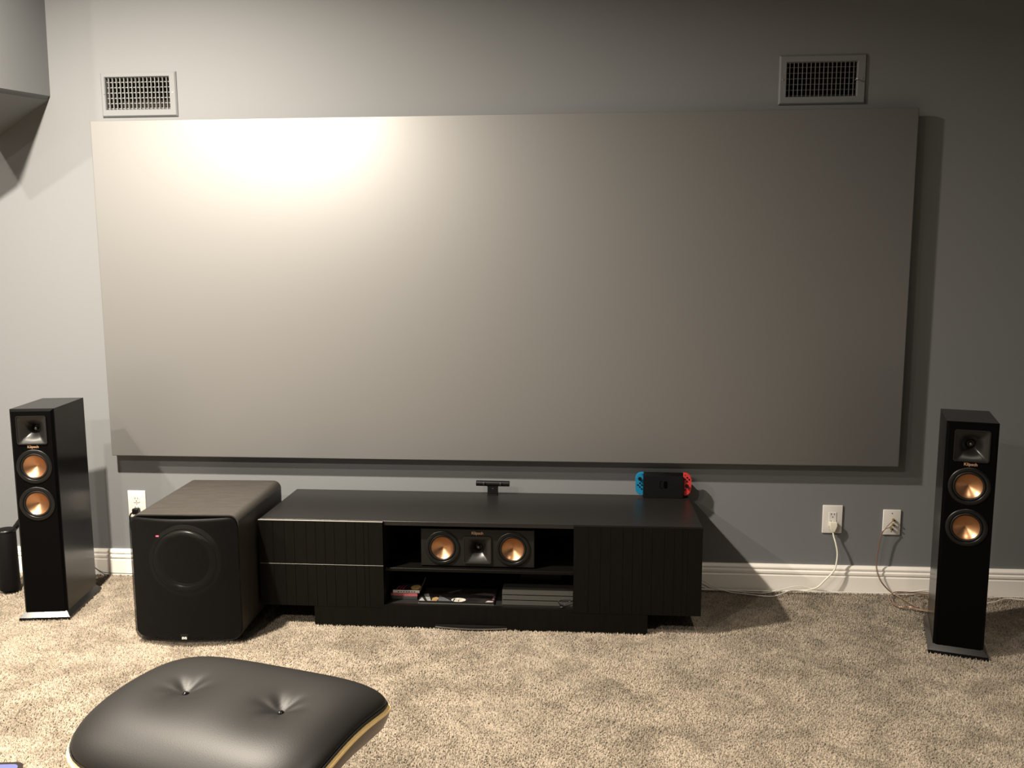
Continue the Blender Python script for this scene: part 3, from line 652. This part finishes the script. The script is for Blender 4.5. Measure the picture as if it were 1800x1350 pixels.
O = (1.62, -0.02, 0)
pa = [(1.578, -0.035, 0.286), (1.567, -0.033, 0.203), (1.564, -0.035, 0.135), (1.582, -0.040, 0.077), (1.615, -0.045, 0.036), (1.641, -0.06, 0.020), (1.662, -0.117, 0.018), (1.679, -0.179, 0.018), (1.73, -0.256, 0.016), (1.80, -0.22, 0.016)]
for d in (0.0, 0.004):
    obj('strand', tube(rel([(1.634, -0.019, 0.346-d*5), (1.612, -0.03, 0.330-d*4), (1.596, -0.035, 0.315-d)]+[(x+d, y, z) for x, y, z in pa], O), 0.0016), wire_m, sw, 60)
for k, (dx, dz) in enumerate(((0, 0), (0.010, 0.004))):
    obj('coil', tube(rel([(1.84+dx, -0.07, 0.018), (1.78, -0.05+dx, 0.022+dz), (1.72, -0.042, 0.022+dz), (1.654, -0.048+dx, 0.02+dz), (1.611+dx, -0.075, 0.018+dz), (1.596+dx, -0.141, 0.018), (1.612+dx, -0.197, 0.018), (1.657, -0.212+dx, 0.018), (1.732, -0.249+dx, 0.018), (1.82, -0.25, 0.018)], O), 0.0022), wire_m, sw, 60)
obj('coil', tube(rel([(1.85, -0.095, 0.03), (1.79, -0.085, 0.032), (1.728, -0.079, 0.030), (1.664, -0.11, 0.028), (1.642, -0.135, 0.022), (1.646, -0.188, 0.02), (1.682, -0.212, 0.022), (1.703, -0.171, 0.024), (1.735, -0.118, 0.026), (1.80, -0.101, 0.022)], O), 0.0022), wire_m, sw, 60)

# ---------------------------------------------------------------- black canister at the far left
cn = thing('black_canister', 'black cylinder on a flat base at the left edge behind the left tower speaker', 'speaker', (-2.315, -0.26, 0))
obj('base_plate', prism(rrect(-0.10, 0.10, -0.085, 0.075, 0.03, 6), 0.0, 0.018, 0.003), plas_m, cn, 40).rotation_euler = (-math.pi/2, 0, 0)
obj('body', lathe([(0, 0.018), (0.041, 0.018), (0.043, 0.024), (0.041, 0.285), (0.037, 0.297), (0.0, 0.302)], 40, 'Z'), mat('black_mesh_cloth', (0.005, 0.005, 0.0055), 0.6, spec=0.2, bump=(500, 0.3, 0.001)), cn, 40)
obj('cap_ring', lathe([(0.0412, 0.286), (0.0425, 0.288), (0.0425, 0.292), (0.0385, 0.296)], 40, 'Z'), ring_m, cn, 60)
obj('strap', tube([(0.0, 0.045, 0.27), (0.03, 0.06, 0.315), (0.065, 0.07, 0.36), (0.10, 0.08, 0.38)], 0.012, 8), plas_m, cn, 60)

# ---------------------------------------------------------------- ottoman
oc = Vector((-0.573, -1.946, 0)); oa = math.radians(-15.5)
ot = thing('ottoman', 'black tufted leather ottoman with plywood shell in the foreground', 'ottoman', oc, oa)
HU, HV = 0.330, 0.268
def rimz(v): return 0.408-0.75*v*v
def sup(th, n=4.6):
    c, s = abs(math.cos(th)), abs(math.sin(th)); return (c**n+s**n)**(-1/n)
BTN = [(-0.135, -0.012), (0.138, -0.012)]
def cushion():
    b = bmesh.new(); NR, NA = 56, 160; rings = []
    def pt(m, th, under=None):
        q = sup(th); u, v = m*q*math.cos(th)*HU*0.985, m*q*math.sin(th)*HV*0.985
        if under is not None: return (u, v, rimz(v)-0.022*under)
        z = rimz(v)+0.052*max(0, 1-m**5)**0.6
        for bx_, by_ in BTN:
            dx, dy = u-bx_, v-by_; r = math.hypot(dx, dy); ph = math.atan2(dy, dx)
            z -= 0.036*math.exp(-(r/0.060)**1.2)
            z += 0.0018*math.sin(6*ph+bx_*30)*math.exp(-((r-0.035)/0.03)**2)
        return (u, v, z)
    cen = b.verts.new(pt(0, 0))
    for i in range(1, NR+1):
        m = 1-(1-i/NR)**1.6 if i > 0 else 0
        rings.append([b.verts.new(pt(m, 2*math.pi*k/NA)) for k in range(NA)])
    for s, u_ in ((0.985, 0.6), (0.94, 1.0), (0.5, 1.0)):
        rings.append([b.verts.new(pt(s, 2*math.pi*k/NA, u_)) for k in range(NA)])
    for k in range(NA): b.faces.new((cen, rings[0][k], rings[0][(k+1) % NA]))
    for A, B in zip(rings[:-1], rings[1:]):
        for k in range(NA): b.faces.new((A[k], B[k], B[(k+1) % NA], A[(k+1) % NA]))
    b.faces.new(rings[-1])
    return b
obj('cushion', cushion(), leather_m, ot, 180)
NA = 160
def rim_path(s, dz): return [(s*sup(2*math.pi*k/NA)*math.cos(2*math.pi*k/NA)*HU, s*sup(2*math.pi*k/NA)*math.sin(2*math.pi*k/NA)*HV, rimz(s*sup(2*math.pi*k/NA)*math.sin(2*math.pi*k/NA)*HV)+dz) for k in range(NA)]
def ring_mesh(sections, closed=True):
    b = bmesh.new(); R = [[b.verts.new(p) for p in s] for s in sections]
    seq = R+[R[0]] if closed else R
    for A, B in zip(seq[:-1], seq[1:]):
        for k in range(NA): b.faces.new((A[k], A[(k+1) % NA], B[(k+1) % NA], B[k]))
    if not closed: b.faces.new(R[-1])
    return b
obj('piping', ring_mesh([[(x+0.003*math.cos(a)*math.copysign(1, x), y, z+0.003*math.sin(a)) for x, y, z in rim_path(0.99, -0.004)] for a in [2*math.pi*i/6 for i in range(6)]]), leather_m, ot, 180)
obj('plywood_edge', ring_mesh([rim_path(0.985, -0.011), rim_path(1.012, -0.0125), rim_path(1.012, -0.0185), rim_path(0.985, -0.0185)]), ply_edge_m, ot, 40, label='pale layered plywood edge')
obj('shell', ring_mesh([rim_path(1.011, -0.019), rim_path(1.0, -0.034), rim_path(0.965, -0.062), rim_path(0.88, -0.092), rim_path(0.70, -0.112), rim_path(0.40, -0.120), rim_path(0.15, -0.122)], False), walnut_m, ot, 180, label='dark walnut veneered shell')
for bx_, by_ in BTN:
    zz = rimz(by_)+0.052-0.036+0.002
    obj('button', lathe([(0, 0.006), (0.005, 0.005), (0.0085, 0.002), (0.009, -0.004)], 20, 'Z', (bx_, by_, zz)), gloss_m, ot, 80)
obj('post', lathe([(0.0, 0.10), (0.022, 0.10), (0.022, 0.27), (0.06, 0.275), (0.06, 0.290), (0.0, 0.290)], 24, 'Z'), blackalu_m, ot, 40)
for k in range(4):
    a = math.pi/4+k*math.pi/2
    lg = obj('leg', tube([(0.015*math.cos(a), 0.015*math.sin(a), 0.125), (0.12*math.cos(a), 0.12*math.sin(a), 0.085), (0.21*math.cos(a), 0.21*math.sin(a), 0.045), (0.27*math.cos(a), 0.27*math.sin(a), 0.022)], 0.013, 8), alu_m, ot, 60)
    obj('glide', lathe([(0, 0), (0.016, 0), (0.016, 0.012), (0.006, 0.022), (0, 0.022)], 16, 'Z', (0.27*math.cos(a), 0.27*math.sin(a), 0)), blackalu_m, lg, 40)

# ---------------------------------------------------------------- tablet lying on the carpet at the lower left corner
tb = thing('tablet', 'rounded tablet with pale blue screen on the carpet in the lower left corner', 'tablet', (-1.475, -1.690, 0.008), math.radians(7))
def flat(x0, x1, y0, y1, r, z0, z1):
    b = prism(rrect(x0, x1, y0, y1, r, 8), -z1, -z0); return xform(b, Matrix.Rotation(-math.pi/2, 4, 'X') @ Matrix.Scale(-1, 4, (0, 0, 1)))
obj('body', flat(-0.13, 0.12, -0.09, 0.105, 0.030, 0.0, 0.009), mat('brown_black_case', (0.03, 0.022, 0.022), 0.35), tb, 40)
obj('display', flat(-0.118, 0.108, -0.078, 0.095, 0.022, 0.009, 0.0095), mat('blue_display', (0.05, 0.05, 0.09), 0.15, emit=((0.30, 0.33, 0.75), 0.75)), tb, 40)

# ---------------------------------------------------------------- carpet pile (uncountable): real tufts
def carpet_pile():
    rng = np.random.default_rng(7)
    x0, x1, y0, y1 = -2.75, 2.6, -2.35, -0.020
    sp = 0.0066
    gx = np.arange(x0, x1, sp); gyy = np.arange(y0, y1, sp)
    X, Y = np.meshgrid(gx, gyy); X = X.ravel(); Y = Y.ravel(); n = len(X)
    X = X+rng.uniform(-.5, .5, n)*sp; Y = np.minimum(Y+rng.uniform(-.5, .5, n)*sp, -0.0195)
    # smooth random field for the lean of the pile
    fld = np.zeros(n)
    for k in range(14):
        a = rng.uniform(0, 2*np.pi); w = rng.uniform(4, 16); fld += np.sin((X*np.cos(a)+Y*np.sin(a))*w+rng.uniform(0, 6.3))/(w/8+0.6)
    la = fld*0.9+rng.normal(0, 1.3, n)
    ln = rng.uniform(0.001, 0.006, n); h = rng.uniform(0.006, 0.0105, n); r = rng.uniform(0.0026, 0.0042, n); t0 = rng.uniform(0, 6.28, n)
    V = np.zeros((n, 4, 3))
    for k in range(3):
        a = t0+2*np.pi*k/3
        V[:, k, 0] = X+r*np.cos(a); V[:, k, 1] = Y+r*np.sin(a); V[:, k, 2] = 0.0005
    V[:, 3, 0] = X+ln*np.cos(la); V[:, 3, 1] = np.minimum(Y+ln*np.sin(la), -0.019); V[:, 3, 2] = h
    base = (np.arange(n)*4)[:, None]
    T = np.concatenate([base+np.array([[0, 1, 3]]), base+np.array([[1, 2, 3]]), base+np.array([[2, 0, 3]])], 1).reshape(-1)
    me = bpy.data.meshes.new('carpet_pile'); nt_ = n*3
    me.vertices.add(n*4); me.vertices.foreach_set('co', V.reshape(-1))
    me.loops.add(nt_*3); me.loops.foreach_set('vertex_index', T)
    me.polygons.add(nt_); me.polygons.foreach_set('loop_start', np.arange(nt_)*3); me.polygons.foreach_set('loop_total', np.full(nt_, 3))
    me.update(calc_edges=True); me.materials.append(pile_m)
    o = bpy.data.objects.new('carpet_pile', me); COL.objects.link(o)
    tag(o, 'mottled taupe cut carpet pile covering the floor', 'carpet', kind='stuff')
carpet_pile()
